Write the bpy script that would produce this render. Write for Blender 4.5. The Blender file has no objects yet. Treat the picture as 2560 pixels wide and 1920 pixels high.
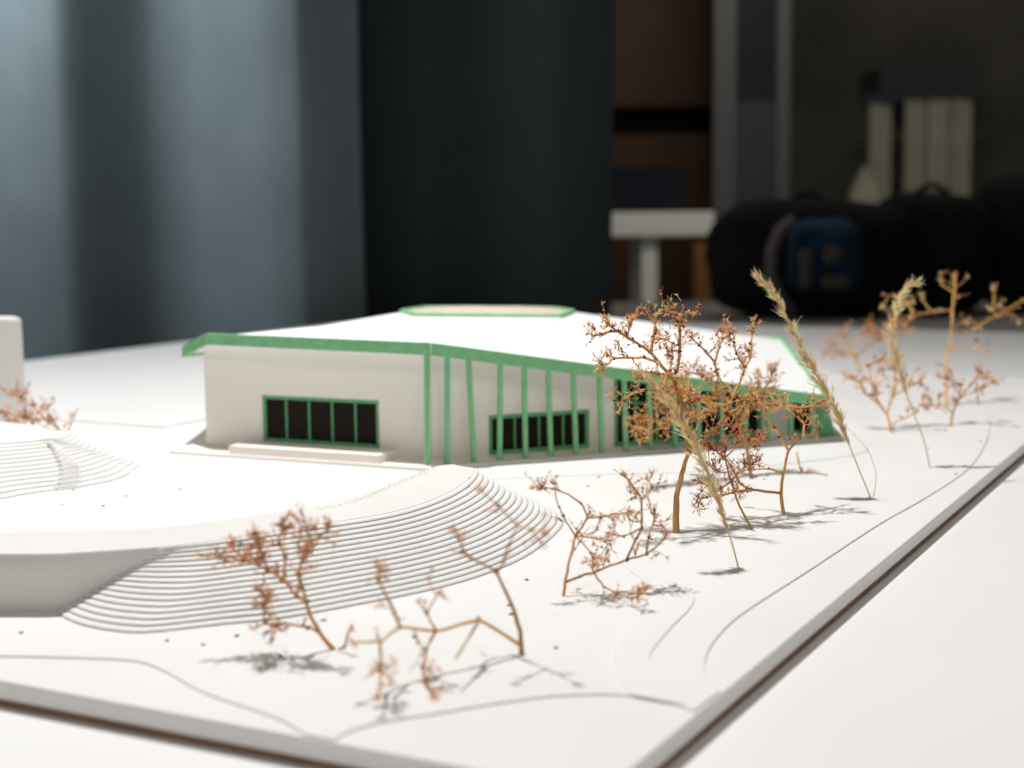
import bpy, bmesh, math, random
from mathutils import Vector, Matrix
R = math.radians
random.seed(7)
C = bpy.context.scene.collection
sc = bpy.context.scene

# ------------------------------------------------------------------ camera
CAM_H, F_PX, PITCH, ROLL = 0.20, 3755.0, R(6.4), R(0.6)
_fw = Vector((0, math.cos(PITCH), -math.sin(PITCH)))
_up0 = Vector((0, math.sin(PITCH), math.cos(PITCH)))
_rt0 = Vector((1, 0, 0))
_rt = _rt0 * math.cos(ROLL) - _up0 * math.sin(ROLL)
_up = _up0 * math.cos(ROLL) + _rt0 * math.sin(ROLL)
CAM = Vector((0, 0, CAM_H))
cd = bpy.data.cameras.new('camera')
cd.sensor_width = 36.0
cd.lens = F_PX / 2560 * 36
cd.clip_start, cd.clip_end = 0.01, 60
cd.dof.use_dof = True
cd.dof.focus_distance = 0.93
cd.dof.aperture_fstop = cd.lens / 8.3
cd.dof.aperture_blades = 0
cam = bpy.data.objects.new('camera', cd)
C.objects.link(cam)
cam.matrix_world = Matrix((( _rt.x, _up.x, -_fw.x, 0), (_rt.y, _up.y, -_fw.y, 0), (_rt.z, _up.z, -_fw.z, CAM_H), (0, 0, 0, 1)))
sc.camera = cam

# ------------------------------------------------------------------ light
w = bpy.data.worlds.new('World'); sc.world = w; w.use_nodes = True
w.node_tree.nodes['Background'].inputs[0].default_value = (1.0, 0.95, 0.89, 1)
w.node_tree.nodes['Background'].inputs[1].default_value = 0.09

def lamp(name, kind, loc, target, energy, col, **kw):
    d = bpy.data.lights.new(name, kind); d.energy = energy; d.color = col
    for k, v in kw.items(): setattr(d, k, v)
    o = bpy.data.objects.new(name, d); C.objects.link(o); o.location = loc
    o.rotation_euler = (Vector(target) - Vector(loc)).to_track_quat('-Z', 'Y').to_euler()
    return o
lamp('desk_spot_lamp', 'SPOT', (-0.28, 1.29, 1.45), (-0.08, 1.16, 0), 110, (1.0, 0.985, 0.965),
     spot_size=R(122), spot_blend=0.75, shadow_soft_size=0.021)
lamp('front_fill_light', 'AREA', (0.35, -1.3, 1.75), (0.05, 1.0, 0.0), 14, (1.0, 0.95, 0.88), shape='RECTANGLE', size=1.2, size_y=0.6)  # added soft fill behind the camera, brightens walls, board sides and plants
lamp('ceiling_lamp_curtain', 'AREA', (-1.46, 2.76, 1.20), (-0.95, 3.30, 0.62), 16, (0.95, 0.98, 1.0), shape='RECTANGLE', size=0.5, size_y=0.3)
lamp('back_fill_light', 'AREA', (0.9, 3.9, 1.9), (0.9, 5.6, 0.1), 16, (1.0, 0.93, 0.82), shape='RECTANGLE', size=1.2, size_y=0.5)  # added unseen fill, aimed to brighten the desk and cabinet fronts

vs = sc.view_settings
vs.view_transform = 'Standard'; vs.look = 'None'; vs.gamma = 1; vs.exposure = 0.0
vs.use_curve_mapping = False
sc.render.engine = 'CYCLES'
sc.cycles.use_denoising = True
sc.cycles.max_bounces = 10
sc.cycles.diffuse_bounces = 6
sc.cycles.sample_clamp_indirect = 6

# ------------------------------------------------------------------ pixel -> place
def ray(x, y): return _fw * F_PX + _rt * (x - 1280) - _up * (y - 960)
def P(x, y, z=0.0):                       # point on the horizontal plane z
    v = ray(x, y); return CAM + v * ((z - CAM_H) / v.z)
def D(x, y, d):                           # point at depth d
    v = ray(x, y); return CAM + v * (d / v.y)
def F(x, y, p0, p1):                      # (s, z) on a vertical face through p0, p1
    u = Vector((p1.x - p0.x, p1.y - p0.y)); u.normalize(); n = Vector((-u.y, u.x))
    v = ray(x, y); t = n.dot(Vector((p0.x, p0.y))) / n.dot(Vector((v.x, v.y)))
    q = CAM + v * t
    return u.dot(Vector((q.x - p0.x, q.y - p0.y))), q.z

# ------------------------------------------------------------------ materials
def mat(name, col, rough=0.6, spec=0.3, noise=0.0, nscale=40.0, bump=0.0, bscale=300.0, layers=0.0, lscale=900.0, sheen=0.0, streak=0.0):
    m = bpy.data.materials.new(name); m.use_nodes = True
    nt = m.node_tree; b = nt.nodes['Principled BSDF']
    b.inputs['Roughness'].default_value = rough
    b.inputs['Specular IOR Level'].default_value = spec
    b.inputs['Base Color'].default_value = (*col, 1)
    if sheen: b.inputs['Sheen Weight'].default_value = sheen
    geo = nt.nodes.new('ShaderNodeNewGeometry')
    if noise:
        n = nt.nodes.new('ShaderNodeTexNoise'); n.inputs['Scale'].default_value = nscale; n.inputs['Detail'].default_value = 5
        nt.links.new(geo.outputs['Position'], n.inputs['Vector'])
        r = nt.nodes.new('ShaderNodeMapRange'); r.inputs[1].default_value = .3; r.inputs[2].default_value = .7
        r.inputs[3].default_value = 1 - noise; r.inputs[4].default_value = 1 + noise * .4
        nt.links.new(n.outputs['Fac'], r.inputs['Value'])
        mx = nt.nodes.new('ShaderNodeMix'); mx.data_type = 'RGBA'; mx.blend_type = 'MULTIPLY'; mx.inputs[0].default_value = 1
        mx.inputs[6].default_value = (*col, 1)
        nt.links.new(r.outputs[0], mx.inputs[7]); nt.links.new(mx.outputs[2], b.inputs['Base Color'])
    h = None
    if bump:
        n2 = nt.nodes.new('ShaderNodeTexNoise'); n2.inputs['Scale'].default_value = bscale; n2.inputs['Detail'].default_value = 4
        nt.links.new(geo.outputs['Position'], n2.inputs['Vector'])
        bp = nt.nodes.new('ShaderNodeBump'); bp.inputs['Strength'].default_value = bump; bp.inputs['Distance'].default_value = 0.001
        nt.links.new(n2.outputs['Fac'], bp.inputs['Height']); h = bp
    if layers:                            # the fine stacked lines of a printed part, along z
        sx = nt.nodes.new('ShaderNodeMapping'); sx.inputs['Scale'].default_value = (6, 6, lscale)
        nt.links.new(geo.outputs['Position'], sx.inputs['Vector'])
        n3 = nt.nodes.new('ShaderNodeTexNoise'); n3.inputs['Scale'].default_value = 1; n3.inputs['Detail'].default_value = 2
        nt.links.new(sx.outputs[0], n3.inputs['Vector'])
        bp = nt.nodes.new('ShaderNodeBump'); bp.inputs['Strength'].default_value = layers; bp.inputs['Distance'].default_value = 0.0015
        nt.links.new(n3.outputs['Fac'], bp.inputs['Height'])
        if h: nt.links.new(h.outputs[0], bp.inputs['Normal'])
        h = bp
    if h: nt.links.new(h.outputs[0], b.inputs['Normal'])
    return m
def attr_mat(name, rough=0.65, trans=0.3):
    m = bpy.data.materials.new(name); m.use_nodes = True
    nt = m.node_tree; b = nt.nodes['Principled BSDF']; b.inputs['Roughness'].default_value = rough
    b.inputs['Specular IOR Level'].default_value = .25
    a = nt.nodes.new('ShaderNodeAttribute'); a.attribute_name = 'tint'
    nt.links.new(a.outputs['Color'], b.inputs['Base Color'])
    t = nt.nodes.new('ShaderNodeBsdfTranslucent'); nt.links.new(a.outputs['Color'], t.inputs['Color'])
    x = nt.nodes.new('ShaderNodeMixShader'); x.inputs[0].default_value = trans
    nt.links.new(b.outputs[0], x.inputs[1]); nt.links.new(t.outputs[0], x.inputs[2])
    nt.links.new(x.outputs[0], nt.nodes['Material Output'].inputs['Surface'])
    return m
M = dict(
    slab=mat('white_print', (.79, .785, .775), .55, .3, .03, 9, .12, 500, layers=.45, lscale=380),
    mound=mat('white_print_mound', (.80, .795, .785), .5, .35, .03, 20, .10, 600, layers=.10, lscale=900),
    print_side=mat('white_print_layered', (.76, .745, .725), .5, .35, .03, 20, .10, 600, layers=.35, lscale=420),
    card=mat('white_card', (.88, .835, .785), .8, .2, .03, 14, .15, 900),
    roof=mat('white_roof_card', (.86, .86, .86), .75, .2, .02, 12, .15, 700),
    green=mat('green_paint', (.225, .55, .275), .6, .3, .14, 160, .3, 700),
    green_d=mat('green_frame_paint', (.14, .42, .20), .6, .3, .15, 160, .3, 700),
    pane=mat('dark_interior_pane', (.016, .009, .006), .4, .10, .3, 30),  # opaque pane; the dark unlit interior is put into its colour
    backing=mat('brown_backing_board', (.27, .155, .105), .8, .2, .2, 60),
    table=mat('white_laminate', (.84, .835, .832), .42, .35, .02, 5, .05, 900),
    tableleg=mat('grey_steel', (.35, .36, .37), .4, .5),
    hole=mat('black_hole', (.008, .008, .010), .9, .1),
    sky_top=mat('cream_skylight', (.72, .66, .55), .4, .4, .1, 60),
    curtain=mat('blue_grey_curtain', (.155, .200, .222), .75, .2, .12, 6, .2, 300, sheen=.15),
    curtain_d=mat('dark_curtain', (.030, .040, .044), .8, .2, .1, 6),
    wood=mat('brown_wood', (.060, .026, .007), .6, .3, .25, 6),
    shaded_wood=mat('shaded_recess', (.035, .018, .008), .8),  # shade inside the open shelf, painted into the brown of its back
    grey_post=mat('grey_metal_post', (.09, .094, .098), .5, .4),
    dark_glass=mat('dark_glass', (.012, .018, .022), .2, .5),
    grey_panel=mat('grey_panel', (.05, .05, .054), .7),
    taupe=mat('taupe_wall', (.115, .108, .088), .8, .2, .3, 2.2),
    pale=mat('pale_blind', (.46, .455, .36), .8, .2, .15, 8),
    shelf=mat('dark_shelf', (.06, .06, .068), .8),
    desk_w=mat('white_desk_paint', (.84, .86, .82), .5, .3),
    box_blue=mat('navy_box', (.002, .005, .012), .8),
    black_cloth=mat('black_nylon', (.005, .005, .006), .85, .1, .2, 30, .3, 120),
    blue_cloth=mat('blue_nylon', (.003, .020, .040), .8, .2, .2, 30, .3, 120),
    strap=mat('mauve_strap', (.07, .055, .058), .8),
    print_=mat('beige_print', (.040, .033, .026), .8),
    grey_table=mat('grey_tabletop', (.22, .205, .19), .5),
    floor=mat('grey_floor', (.12, .12, .12), .6),
    orange_wood=mat('orange_wood', (.30, .13, .03), .6),
    stem=attr_mat('dried_stem', .6, .3), flower=attr_mat('dried_flower', .75, .55),
)

# ------------------------------------------------------------------ mesh helpers
class MB:
    def __init__(s): s.v = []; s.f = []; s.c = []
    def add(s, vs, fs, col=None):
        o = len(s.v); s.v += [tuple(p) for p in vs]; s.f += [tuple(i + o for i in f) for f in fs]
        if col is not None: s.c += [col] * len(fs)
    def box(s, lo, hi):
        (a, b, c), (d, e, f) = lo, hi
        s.add([(a, b, c), (d, b, c), (d, e, c), (a, e, c), (a, b, f), (d, b, f), (d, e, f), (a, e, f)],
              [(0, 3, 2, 1), (4, 5, 6, 7), (0, 1, 5, 4), (1, 2, 6, 5), (2, 3, 7, 6), (3, 0, 4, 7)])
    def hexa(s, b4, t4):
        s.add(list(b4) + list(t4), [(0, 3, 2, 1), (4, 5, 6, 7), (0, 1, 5, 4), (1, 2, 6, 5), (2, 3, 7, 6), (3, 0, 4, 7)])
    def prism(s, pts, z0, z1):
        n = len(pts); a = sum(pts[i][0] * pts[(i + 1) % n][1] - pts[(i + 1) % n][0] * pts[i][1] for i in range(n))
        if a < 0: pts = list(reversed(pts))
        s.add([(p[0], p[1], z0) for p in pts] + [(p[0], p[1], z1) for p in pts],
              [tuple(range(n - 1, -1, -1)), tuple(range(n, 2 * n))] + [(i, (i + 1) % n, n + (i + 1) % n, n + i) for i in range(n)])
    def tube(s, pts, r0, r1, n=5, col=None, jit=0.0):
        pts = [Vector(p) for p in pts]; k = len(pts); rings = []
        ref = Vector((.31, .77, .55)); vs = []
        for i, p in enumerate(pts):
            t = (pts[min(i + 1, k - 1)] - pts[max(i - 1, 0)])
            t = t.normalized() if t.length > 1e-9 else Vector((0, 0, 1))
            a = t.cross(ref)
            if a.length < 1e-3: a = t.cross(Vector((1, 0, 0)))
            a.normalize(); b = t.cross(a); r = r0 + (r1 - r0) * i / max(1, k - 1)
            r *= 1 + jit * (random.random() - .5)
            vs += [p + (a * math.cos(2 * math.pi * q / n) + b * math.sin(2 * math.pi * q / n)) * r for q in range(n)]
        fs = [(i * n + q, i * n + (q + 1) % n, (i + 1) * n + (q + 1) % n, (i + 1) * n + q) for i in range(k - 1) for q in range(n)]
        fs += [tuple(range(n - 1, -1, -1)), tuple(range((k - 1) * n, k * n))]
        s.add(vs, fs, col)
    def build(s, name, material, parent=None, smooth=False, bevel=0.0, segs=2, angle=40):
        me = bpy.data.meshes.new(name); me.from_pydata(s.v, [], s.f)
        if s.c:
            at = me.color_attributes.new('tint', 'FLOAT_COLOR', 'CORNER'); data = []
            for f, c in zip(s.f, s.c): data += list(c) * len(f)
            at.data.foreach_set('color', data)
        me.update()
        if smooth: me.polygons.foreach_set('use_smooth', [True] * len(me.polygons))
        me.materials.append(material)
        o = bpy.data.objects.new(name, me); C.objects.link(o)
        if parent: o.parent = parent; o.matrix_parent_inverse = Matrix.Translation(parent.location).inverted()
        if bevel:
            md = o.modifiers.new('bevel', 'BEVEL'); md.width = bevel; md.segments = segs; md.limit_method = 'ANGLE'; md.angle_limit = R(angle)
        return o
def tag(o, label=None, cat=None, group=None, kind=None):
    for k, v in (('label', label), ('category', cat), ('group', group), ('kind', kind)):
        if v: o[k] = v
    return o
def thing(name, label, cat, loc=(0, 0, 0), group=None):
    o = bpy.data.objects.new(name, None); C.objects.link(o); o.location = loc; o.empty_display_size = .01
    return tag(o, label, cat, group)
def mesh1(name, material, fn, parent=None, **kw):
    b = MB(); fn(b); return b.build(name, material, parent, **kw)
def smooth_line(pts, n=8, closed=False):
    pts = [Vector(p) for p in pts]; k = len(pts); out = []
    rng = range(k) if closed else range(k - 1)
    g = (lambda i: pts[i % k]) if closed else (lambda i: pts[max(0, min(k - 1, i))])
    for i in rng:
        a, b, c, d = g(i - 1), g(i), g(i + 1), g(i + 2)
        for j in range(n):
            t = j / n
            out.append(.5 * ((2 * b) + (c - a) * t + (2 * a - 5 * b + 4 * c - d) * t * t + (3 * b - a - 3 * c + d) * t ** 3))
    if not closed: out.append(pts[-1])
    return out
def resample(pts, n):
    pts = [Vector(p) for p in pts]; L = [0]
    for a, b in zip(pts, pts[1:]): L.append(L[-1] + (b - a).length)
    out = []; j = 0
    for i in range(n):
        t = L[-1] * i / (n - 1)
        while j < len(L) - 2 and L[j + 1] < t: j += 1
        f = (t - L[j]) / max(1e-9, L[j + 1] - L[j]); out.append(pts[j].lerp(pts[j + 1], min(1, max(0, f))))
    return out

# ------------------------------------------------------------------ room, table
TZ = -0.013
FLOOR_Z = TZ - 0.74
tag(mesh1('floor', M['floor'], lambda b: b.box((-3.5, -2.5, FLOOR_Z - .05), (5.0, 8.4, FLOOR_Z))), kind='structure')
tag(mesh1('wall_back', M['taupe'], lambda b: b.box((-3.5, 7.6, FLOOR_Z), (5.0, 7.75, 3.2))), kind='structure')
uA = Vector((math.cos(R(62.1)), math.sin(R(62.1)), 0)); uB = Vector((uA.y, -uA.x, 0))
pl, pf = P(67, 901.7, TZ), P(2019, 816.7, TZ)
_k = (pf - pl).dot(uA); TL = pl + uA * _k          # far left corner of the table
def tq(a, b): return TL + uB * a - uA * b
table = thing('table', 'large white laminate table under the whole architectural model', 'table', (0, 1, FLOOR_Z))
mesh1('tabletop', M['table'], lambda b: b.prism([tq(0, 0), tq(2.9, 0), tq(2.9, 3.7), tq(0, 3.7)], TZ - .03, TZ), table, bevel=.0015)
for a, bb in ((.08, .08), (2.82, .08), (2.82, 3.62), (.08, 3.62)):
    q = tq(a, bb)
    mesh1('leg', M['tableleg'], lambda b: b.box((q.x - .025, q.y - .025, FLOOR_Z), (q.x + .025, q.y + .025, TZ - .03)), table)

# curtains behind the table
def curtain(name, label, mtl, x0, x1, y, folds, z0=FLOOR_Z + .03, z1=1.6, seed=1, swap=None):
    rnd = random.Random(seed); b = MB(); n = 260; rows = 26; vs = []
    ph = [rnd.uniform(0, 6.28) for _ in range(4)]
    for j in range(rows + 1):
        z = z0 + (z1 - z0) * j / rows
        for i in range(n + 1):
            x = x0 + (x1 - x0) * i / n
            d = folds(x) * (1 + .06 * math.sin(z * 2.1 + ph[0]))
            d += (.0025) * math.sin(x * 31 + ph[1] + .5 * math.sin(z * 2)) + .001 * math.sin(x * 63 + ph[2] + z)
            vs.append((x + .01 * math.sin(z * 1.7 + ph[3]), y - d, z))
    nv = len(vs); vs += [(p[0], p[1] + .004, p[2]) for p in vs]
    fs = []
    for j in range(rows):
        for i in range(n):
            a = j * (n + 1) + i; fs.append((a, a + 1, a + n + 2, a + n + 1)); fs.append((nv + a + n + 1, nv + a + n + 2, nv + a + 1, nv + a))
    for j in range(rows):
        for i in (0, n):
            a = j * (n + 1) + i; q = (a, a + n + 1, nv + a + n + 1, nv + a); fs.append(q if i == 0 else q[::-1])
    b.add(vs, fs)
    return tag(b.build(name, mtl, None, smooth=True), label, 'curtain')
YC = 3.35
def fold_left(x):
    u = (x * F_PX / YC + 1280)               # the pixel column this part of the cloth shows in
    def saw(a, c, b):                        # slow rise to the crest, quick fall behind it
        if a < u <= c: return .5 - .5 * math.cos(math.pi * (u - a) / (c - a))
        if c < u < b: return .5 + .5 * math.cos(math.pi * (u - c) / (b - c))
        return 0
    return .14 * saw(-110, 215, 415) + .15 * saw(418, 790, 945) + .15 * saw(-560, -230, -112)
curtain('curtain', 'blue grey curtain hanging in broad folds at the far left', M['curtain'], -1.75, -.318, YC, fold_left, seed=3)
def fold_right(x): return .05 * math.exp(-((x + .20) / .10) ** 2) + .05 * math.exp(-((x - .08) / .13) ** 2)
curtain('curtain', 'dark charcoal curtain in the middle, right of the blue one', M['curtain_d'], -.36, .238, YC + .12, fold_right, seed=9)

# grey side table that carries the bags
st = thing('side_table', 'low dark grey table beyond the white table, under the bags', 'table', (1.2, 3.6, FLOOR_Z))
SZ = -.045
mesh1('tabletop', M['grey_table'], lambda b: b.box((.12, 2.98, SZ - .03), (2.3, 4.2, SZ)), st, bevel=.003)
for x in (.2, 2.2):
    for y in (3.05, 4.1): mesh1('leg', M['tableleg'], lambda b: b.box((x - .02, y - .02, FLOOR_Z), (x + .02, y + .02, SZ - .03)), st)

def rect(px0, py0, px1, py1, d):
    a, c = D(px0, py0, d), D(px1, py1, d)
    return min(a.x, c.x), max(a.x, c.x), min(a.z, c.z), max(a.z, c.z)
def slab(name, mtl, px, d, thick, parent=None, zlo=None, zhi=None, bevel=.002):
    x0, x1, z0, z1 = rect(*px, d)
    if zlo is not None: z0 = zlo
    if zhi is not None: z1 = zhi
    return mesh1(name, mtl, lambda b: b.box((x0, d, z0), (x1, d + thick, z1)), parent, bevel=bevel)
# white high desk with a navy box on it
dx0, dx1, dz0, dz1 = rect(1300, 534, 1785, 590, 5.0)
desk = thing('high_desk', 'white high desk standing behind the dark curtain', 'desk', (dx0, 5.0, FLOOR_Z))
mesh1('desktop', M['desk_w'], lambda b: b.box((dx0, 5.0, dz0), (dx1, 5.55, dz1)), desk, bevel=.004)
for px in (1330, 1626):
    for y in (5.03, 5.48):
        q = D(px, 600, 5.0)
        mesh1('leg', M['desk_w'], lambda b: b.box((q.x - .026, y, FLOOR_Z), (q.x + .026, y + .05, dz0)), desk)
bx = rect(1450, 418, 1718, 530, 5.15)
nb = thing('storage_box', 'navy blue box standing on the white high desk', 'box', (bx[0], 5.15, dz1))
mesh1('body', M['box_blue'], lambda b: b.box((bx[0], 5.15, dz1), (bx[1], 5.5, bx[3] - .02)), nb, bevel=.008)
mesh1('lid', M['box_blue'], lambda b: b.box((bx[0] - .004, 5.146, bx[3] - .02), (bx[1] + .004, 5.504, bx[3])), nb, bevel=.008)
# wooden cabinet
cx0, cx1, _, _ = rect(1380, 0, 1800, 10, 6.2)
cab = thing('wooden_cabinet', 'tall brown wooden cabinet with a dark open shelf', 'cabinet', (cx0, 6.2, FLOOR_Z))
za, zb = D(1600, 268, 6.2).z, D(1600, 335, 6.2).z
mesh1('door', M['wood'], lambda b: b.box((cx0, 6.2, za), (cx1, 6.24, 2.2)), cab, bevel=.003)
mesh1('door', M['wood'], lambda b: b.box((cx0, 6.2, FLOOR_Z + .05), (cx1, 6.24, zb)), cab, bevel=.003)
mesh1('shelf_back', M['shaded_wood'], lambda b: b.box((cx0, 6.5, zb), (cx1, 6.52, za)), cab)
mesh1('carcass', M['wood'], lambda b: (b.box((cx0 - .02, 6.24, FLOOR_Z), (cx0, 6.6, 2.2)), b.box((cx1, 6.24, FLOOR_Z), (cx1 + .02, 6.6, 2.2)), b.box((cx0, 6.24, za), (cx1, 6.5, za + .02)), b.box((cx0, 6.24, zb - .02), (cx1, 6.5, zb))), cab)
# glazed partition
par = thing('glazed_partition', 'grey framed glass partition right of the wooden cabinet', 'partition', (D(1850, 500, 5.6).x, 5.6, FLOOR_Z))
slab('post', M['grey_post'], (1786, 0, 1838, 600), 5.6, .06, par, FLOOR_Z, 2.2)
slab('post', M['grey_post'], (1944, 0, 1972, 600), 5.6, .06, par, FLOOR_Z, 2.2)
slab('pane', M['dark_glass'], (1838, 0, 1944, 255), 5.62, .008, par, D(1880, 255, 5.62).z, 2.2, bevel=0)
slab('lower_panel', M['grey_panel'], (1838, 255, 1944, 800), 5.615, .03, par, FLOOR_Z, D(1880, 255, 5.615).z)
# wall with pale blinds
for i, (px, lab) in enumerate((((2176, 258, 2232, 520), 'narrow pale blind strip hanging on the far wall'), ((2266, 246, 2432, 530), 'wide pale blind panel right of the narrow strip on the far wall'))):
    x0, x1, z0, z1 = rect(*px, 7.0)
    bl = thing('wall_blind', lab, 'blind', (x0, 7.0, z0), 'pale blinds on the far wall')
    k = max(1, int(round((x1 - x0) / .1)))
    for j in range(k):
        a = x0 + (x1 - x0) * j / k; bb = x0 + (x1 - x0) * (j + 1) / k - .006
        mesh1('slat', M['pale'], lambda b: b.hexa([(a, 7.0 + .012 * (j % 2), z0), (bb, 7.03 - .012 * (j % 2), z0), (bb, 7.04, z0), (a, 7.035, z0)], [(a, 7.0 + .012 * (j % 2), z1), (bb, 7.03 - .012 * (j % 2), z1), (bb, 7.04, z1), (a, 7.035, z1)]), bl)
    mesh1('head_rail', M['shelf'], lambda b: b.box((x0 - .03, 6.99, z1), (x1 + .03, 7.06, z1 + .04)), bl)
x0, x1, z0, z1 = rect(2200, 165, 2445, 232, 7.2)
sh = thing('wall_shelf', 'dark wall box mounted above the pale blinds', 'shelf', (x0, 7.2, z0))
mesh1('body', M['shelf'], lambda b: b.box((x0, 7.2, z0), (x1, 7.6, z1)), sh, bevel=.01)
x0, x1, z0, z1 = rect(2120, 410, 2230, 520, 6.6)
heap = MB(); rnd = random.Random(4); vs_ = []; NN = 14
for j in range(8):
    for i in range(NN):
        t = j / 7; a = 2 * math.pi * i / NN; rr = (1 - t ** 1.6) * (1 + .15 * math.sin(3 * a + j)) + .02
        vs_.append(((x0 + x1) / 2 + (x1 - x0) * .5 * rr * math.cos(a), 6.7 + .12 * rr * math.sin(a), FLOOR_Z + .9 + (z1 - FLOOR_Z - .9) * t))
heap.add(vs_, [(j * NN + i, j * NN + (i + 1) % NN, (j + 1) * NN + (i + 1) % NN, (j + 1) * NN + i) for j in range(7) for i in range(NN)] + [tuple(range(NN - 1, -1, -1)), tuple(range(7 * NN, 8 * NN))])
tag(heap.build('folded_cloth', M['pale'], None, smooth=True), 'pale cloth heap in front of the narrow blind strip', 'cloth')
lc0, lc1 = D(2060, 500, 6.5).x, D(2700, 500, 6.5).x
lcb = thing('low_cupboard', 'low grey cupboard along the far wall below the blinds', 'cupboard', (lc0, 6.5, FLOOR_Z))
mesh1('carcass', M['grey_panel'], lambda b: b.box((lc0, 6.52, FLOOR_Z), (lc1, 6.95, FLOOR_Z + .87)), lcb)
mesh1('top', M['taupe'], lambda b: b.box((lc0 - .01, 6.49, FLOOR_Z + .87), (lc1 + .01, 6.96, FLOOR_Z + .90)), lcb, bevel=.004)
for k in range(2):
    w_ = (lc1 - lc0) / 2
    mesh1('door', M['grey_panel'], lambda b: b.box((lc0 + w_ * k + .004, 6.5, FLOOR_Z + .05), (lc0 + w_ * (k + 1) - .004, 6.52, FLOOR_Z + .86)), lcb, bevel=.003)
x0, x1, _, _ = rect(1744, 620, 1784, 740, 4.45)
tag(mesh1('wooden_post', M['orange_wood'], lambda b: b.hexa([(x0, 4.45, FLOOR_Z), (x1, 4.45, FLOOR_Z), (x1, 4.49, FLOOR_Z), (x0, 4.49, FLOOR_Z)], [(x0 - .01, 4.45, D(1760, 610, 4.45).z), (x1 - .01, 4.45, D(1760, 610, 4.45).z), (x1 - .01, 4.49, D(1760, 610, 4.45).z), (x0 - .01, 4.49, D(1760, 610, 4.45).z)]), bevel=.004), 'orange wooden post under the white desk end', 'post')

# bags
def blob(b, cx, cy, cz, sx, sy, sz, e=.55, n=28, m=16, seed=0, dent=.05):
    rnd = random.Random(seed); ph = [rnd.uniform(0, 6.28) for _ in range(6)]; vs = []
    sg = lambda v, p: math.copysign(abs(v) ** p, v)
    for j in range(m + 1):
        v = -math.pi / 2 + math.pi * j / m
        for i in range(n):
            u = 2 * math.pi * i / n
            x, y, z = sg(math.cos(v), e) * sg(math.cos(u), e), sg(math.cos(v), e) * sg(math.sin(u), e), sg(math.sin(v), e)
            k = 1 + dent * (math.sin(3 * x + ph[0]) * math.sin(4 * z + ph[1]) + .6 * math.sin(7 * x + ph[2] + 3 * y) * math.sin(6 * z + ph[3]))
            vs.append((cx + sx * x * k, cy + sy * y * k, cz + sz * max(z, -1) * (k if z > 0 else 1)))
    b.add(vs, [(j * n + i, j * n + (i + 1) % n, (j + 1) * n + (i + 1) % n, (j + 1) * n + i) for j in range(m) for i in range(n)])
def bag(label, px, d, dep, seed, pocket=None):
    x0, x1, z0, z1 = rect(*px, d); z0 = SZ + .001
    t = thing('backpack', label, 'backpack', ((x0 + x1) / 2, d, z0), 'bags piled on the grey table')
    mesh1('body', M['black_cloth'], lambda b: blob(b, (x0 + x1) / 2, d + dep / 2, (z0 + z1) / 2, (x1 - x0) / 2, dep / 2, (z1 - z0) / 2, seed=seed, dent=.06), t, smooth=True)
    mesh1('handle', M['black_cloth'], lambda b: b.tube([((x0 + x1) / 2 - .05 + .1 * i / 8, d + dep / 2, z1 - .02 + .035 * math.sin(math.pi * i / 8)) for i in range(9)], .008, .008, 6), t, smooth=True)
    return t
b1 = bag('black backpack with a printed blue front pocket, left in the bag pile', (1790, 500, 2300, 800), 3.42, .26, 2)
q0, q1, z0, z1 = rect(1978, 545, 2166, 745, 3.37)
bp_ = mesh1('front_pocket', M['blue_cloth'], lambda b: blob(b, (q0 + q1) / 2, 3.44, (z0 + z1) / 2, (q1 - q0) / 2, .075, (z1 - z0) / 2, e=.6, seed=7, dent=.03), b1, smooth=True)
for px in ((2000, 625, 2030, 722), (2062, 618, 2104, 660), (2058, 690, 2124, 722)):
    a0, a1, c0, c1 = rect(*px, 3.355)
    mesh1('print_mark', M['print_'], lambda b: b.box((a0, 3.350, c0), (a1, 3.375, c1)), bp_, bevel=.006)
mesh1('strap', M['strap'], lambda b: b.tube([D(x, y, 3.36) for x, y in ((1985, 548), (1950, 575), (1930, 625), (1925, 680), (1945, 740), (1985, 785))], .014, .014, 8), b1, smooth=True)
bag('tall black backpack standing right of the blue pocket', (2235, 478, 2500, 800), 3.46, .28, 5)
bag('black bag cut off by the right picture edge', (2490, 430, 2860, 800), 3.5, .3, 8)

# ------------------------------------------------------------------ model board
RA = P(1601, 1920); RB = P(2560, 1098)
FA = P(0, 1696)
dA = uA.copy(); dB = uB.copy()
# near corner = right edge line x front edge line
def isect(p, u, q, v):
    den = u.x * v.y - u.y * v.x; w_ = q - p
    return p + u * ((w_.x * v.y - w_.y * v.x) / den)
RM = (RA + RB) / 2
NC = isect(FA, dB, RM, dA)
LEN_A = 1.42
nA, nB = P(405, 1068), P(175, 1052)
notch_c = P(405, 1066)
board_pts = [NC, NC + dA * LEN_A]
far = NC + dA * LEN_A
n2 = isect(far, dB, notch_c, dA)
left = NC - dB * 1.02
board_pts = [NC, far, n2, notch_c, isect(notch_c, dB, left, dA), left]
board = thing('model_board', 'flat white printed site base with brown underside, carrying the model', 'model base', (0, 1, TZ))
mesh1('site_slab', M['slab'], lambda b: b.prism(board_pts, -.0096, -.0010), board, bevel=.0010, segs=3)
def inset(pts, d):
    n = len(pts); a = sum(pts[i].x * pts[(i + 1) % n].y - pts[(i + 1) % n].x * pts[i].y for i in range(n)); s = 1 if a > 0 else -1; out = []
    for i in range(n):
        p, q, r_ = pts[i - 1], pts[i], pts[(i + 1) % n]
        e1 = (q - p).normalized(); e2 = (r_ - q).normalized()
        n1 = Vector((-e1.y, e1.x, 0)) * s; n2_ = Vector((-e2.y, e2.x, 0)) * s
        out.append(isect(p + n1 * d, e1, q + n2_ * d, e2))
    return out
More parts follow.
